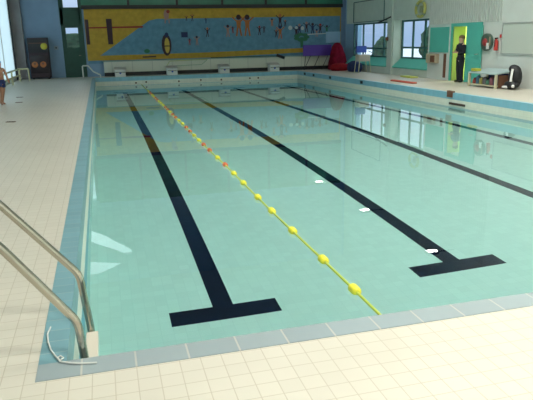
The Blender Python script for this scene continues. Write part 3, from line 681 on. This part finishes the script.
# ------------------------------------------------------------------ people
def person(name, loc, rz, joints, edges, mt, label, root=0):
    me = bpy.data.meshes.new(name)
    me.from_pydata([Vector(j[0]) * S for j in joints], edges, [])
    o = bpy.data.objects.new(name, me); COL.objects.link(o); o.location = Vector(loc) * S; o.rotation_euler.z = rz
    for m_ in (mt if isinstance(mt, list) else [mt]): me.materials.append(m_)
    sk = o.modifiers.new('skin', 'SKIN'); sk.use_smooth_shade = True
    for i, j in enumerate(joints):
        d_ = me.skin_vertices[0].data[i]; r = j[1]; d_.radius = (r[0] * S, r[1] * S) if isinstance(r, tuple) else (r * S, r * S); d_.use_root = (i == root)
    sb = o.modifiers.new('sub', 'SUBSURF'); sb.levels = sb.render_levels = 1
    return o
def human(H, arms, legs, k=1.):
    """joint list for a figure facing -y; arms, legs give elbow/wrist and knee/ankle positions per side as fractions of H"""
    J = [((0, 0, .52), (.082, .062)), ((0, 0, .60), (.070, .055)), ((0, 0, .70), (.085, .06)), ((0, 0, .80), (.075, .05)), ((0, 0, .845), (.034, .034)), ((0, -.005, .88), (.05, .055)), ((0, -.008, .935), (.062, .070)), ((0, 0, .985), (.045, .05))]
    E = [(0, 1), (1, 2), (2, 3), (3, 4), (4, 5), (5, 6), (6, 7)]
    for s, (el, wr) in zip((-1, 1), arms):
        i = len(J); J += [((s * .105, 0, .80), .034), ((el[0], el[1], el[2]), .026), ((wr[0], wr[1], wr[2]), .018), ((wr[0] + (wr[0] - el[0]) * .3, wr[1] + (wr[1] - el[1]) * .3, wr[2] + (wr[2] - el[2]) * .3), (.022, .014))]
        E += [(3, i), (i, i + 1), (i + 1, i + 2), (i + 2, i + 3)]
        hx, hy, hz = J[i + 3][0]; dv = Vector(wr) - Vector(el); dv.normalize()
        side = dv.cross(Vector((0, 1, 0.3))).normalized()
        for f in range(4):
            q = Vector((hx, hy, hz)) + side * (f - 1.5) * .011
            tip = q + dv * (.045, .052, .05, .04)[f] + Vector((0, -.01, 0))
            J.append((tuple(tip), .0055)); E.append((i + 3, len(J) - 1))
        q = Vector(wr) + Vector((-s * .012, -.03, 0)) + dv * .03
        J.append((tuple(q), .007)); E.append((i + 2, len(J) - 1))
    for s, (kn, an) in zip((-1, 1), legs):
        i = len(J); J += [((s * .05, 0, .485), .058), (kn, .036), (an, .023), ((an[0], an[1] - .03, .018), (.022, .018)), ((an[0] + s * .01, an[1] - .10, .014), (.026, .014))]
        E += [(0, i), (i, i + 1), (i + 1, i + 2), (i + 2, i + 3), (i + 3, i + 4)]
    return [((p[0] * H, p[1] * H, p[2] * H), (tuple(v * H for v in r) if isinstance(r, tuple) else r * H)) for p, r in J], E
# man in the doorway
H = 1.47
J, E_ = human(H, [((-.14, -.02, .65), (-.03, -.12, .67)), ((.14, -.02, .64), (.05, -.13, .645))], [((-.055, -.01, .27), (-.055, .01, .04)), ((.06, -.01, .27), (.065, .01, .04))])
man = person('person', (11.66, 14.88, 0), math.radians(-88), J, E_, [M_SKINL], '')
props(man, 'person in dark shirt and trousers standing in the lit teal doorway', 'person')
def garment(name, parent, rings, mt, n=16):
    m = MB(); vs = []; fs = []
    for cx, cy, cz, rx, ry in rings:
        for k in range(n): a = 2 * math.pi * k / n; vs.append((cx + rx * math.cos(a), cy + ry * math.sin(a), cz))
    for i in range(len(rings) - 1):
        for k in range(n): fs.append((i * n + k, i * n + (k + 1) % n, (i + 1) * n + (k + 1) % n, (i + 1) * n + k))
    m.add(vs, fs, mt, True); m.add(vs[:n], [tuple(range(n))], mt); m.add(vs[-n:], [tuple(range(n))], mt)
    return m.build(name, parent)
MD = mat('dark_uniform', (.012, .014, .025), .8)
h = H
m = MB()
for s, kn, an in ((-1, (-.055, -.01, .27), (-.055, .01, .04)), (1, (.06, -.01, .27), (.065, .01, .04))):
    m.tube([(s * .048 * h, 0, .53 * h), (kn[0] * h, kn[1] * h, .28 * h), (an[0] * h, an[1] * h, .03 * h)], [.066 * h, .046 * h, .036 * h], MD, 14)
m.lathe([(.085 * h, .47 * h), (.098 * h, .52 * h), (.085 * h, .58 * h)], (0, 0, 0), MD, sy=.75)
m.build('trousers', man)
m = MB().lathe([(.088 * h, .565 * h), (.082 * h, .62 * h), (.098 * h, .70 * h), (.105 * h, .77 * h), (.085 * h, .825 * h), (.04 * h, .85 * h)], (0, 0, 0), MD, sy=.72)
m.tube([(-.10 * h, 0, .80 * h), (-.14 * h, -.02 * h, .65 * h), (-.05 * h, -.105 * h, .667 * h)], [.042 * h, .034 * h, .026 * h], MD)
m.tube([(.10 * h, 0, .80 * h), (.14 * h, -.02 * h, .64 * h), (.065 * h, -.115 * h, .644 * h)], [.042 * h, .034 * h, .026 * h], MD)
m.build('shirt', man)
MB().lathe([(.089 * h, .565 * h), (.089 * h, .585 * h)], (0, 0, 0), mat('belt', (.03, .03, .03), .4), sy=.76).box((-.02 * h, -.078 * h, .563 * h), (.02 * h, -.066 * h, .588 * h), M_STEEL).build('belt', man)
def head_bits(man, h, hairmt, cap=False):
    z = .935 * h
    MB().ball((0, .008 * h, z + .024 * h), (.062 * h, .070 * h, .052 * h), hairmt).build('swim_cap' if cap else 'hair', man)
    MB().ball((-.018 * h, -.052 * h, z - .004 * h), .006 * h, M_BLACK).build('eye', man); MB().ball((.018 * h, -.052 * h, z - .004 * h), .006 * h, M_BLACK).build('eye', man)
    MB().prism([(-.010 * h, z - .022 * h), (.010 * h, z - .022 * h), (0, z + .004 * h)], 'y', -.068 * h, -.05 * h, M_SKIN if cap else M_SKINL).build('nose', man)
    MB().box((-.014 * h, -.056 * h, z - .036 * h), (.014 * h, -.048 * h, z - .031 * h), M_RED).build('mouth', man)
    for s in (-1, 1): MB().ball((s * .05 * h, .0, z - .008 * h), (.006 * h, .012 * h, .017 * h), M_SKIN if cap else M_SKINL).build('ear', man)
head_bits(man, h, M_HAIR)
MB().ball((-.06 * h, -.03 * h, .025 * h), (.03 * h, .07 * h, .025 * h), M_BLACK).build('shoe', man); MB().ball((.07 * h, -.03 * h, .025 * h), (.03 * h, .07 * h, .025 * h), M_BLACK).build('shoe', man)
# child walking at the left
H = 1.10
J, E_ = human(H, [((-.13, .05, .66), (-.12, .0, .54)), ((.13, -.05, .66), (.12, -.12, .56))], [((-.05, -.08, .28), (-.05, .02, .05)), ((.05, .04, .28), (.055, .14, .06))])
kid = person('person', (-2.07, 14.0, 0), math.radians(35), J, E_, [M_SKIN], '')
props(kid, 'person in a blue swim cap and dark trunks walking at the left edge', 'person')
h = H
head_bits(kid, h, mat('cap_blue', (.04, .30, .50), .4), cap=True)
m = MB().lathe([(.09 * h, .47 * h), (.098 * h, .52 * h), (.088 * h, .57 * h)], (0, 0, 0), M_NAVY, sy=.8)
m.tube([(-.05 * h, 0, .53 * h), (-.05 * h, -.05 * h, .40 * h)], [.066 * h, .058 * h], M_NAVY); m.tube([(.05 * h, 0, .53 * h), (.05 * h, .025 * h, .40 * h)], [.066 * h, .058 * h], M_NAVY)
m.build('swim_trunks', kid)
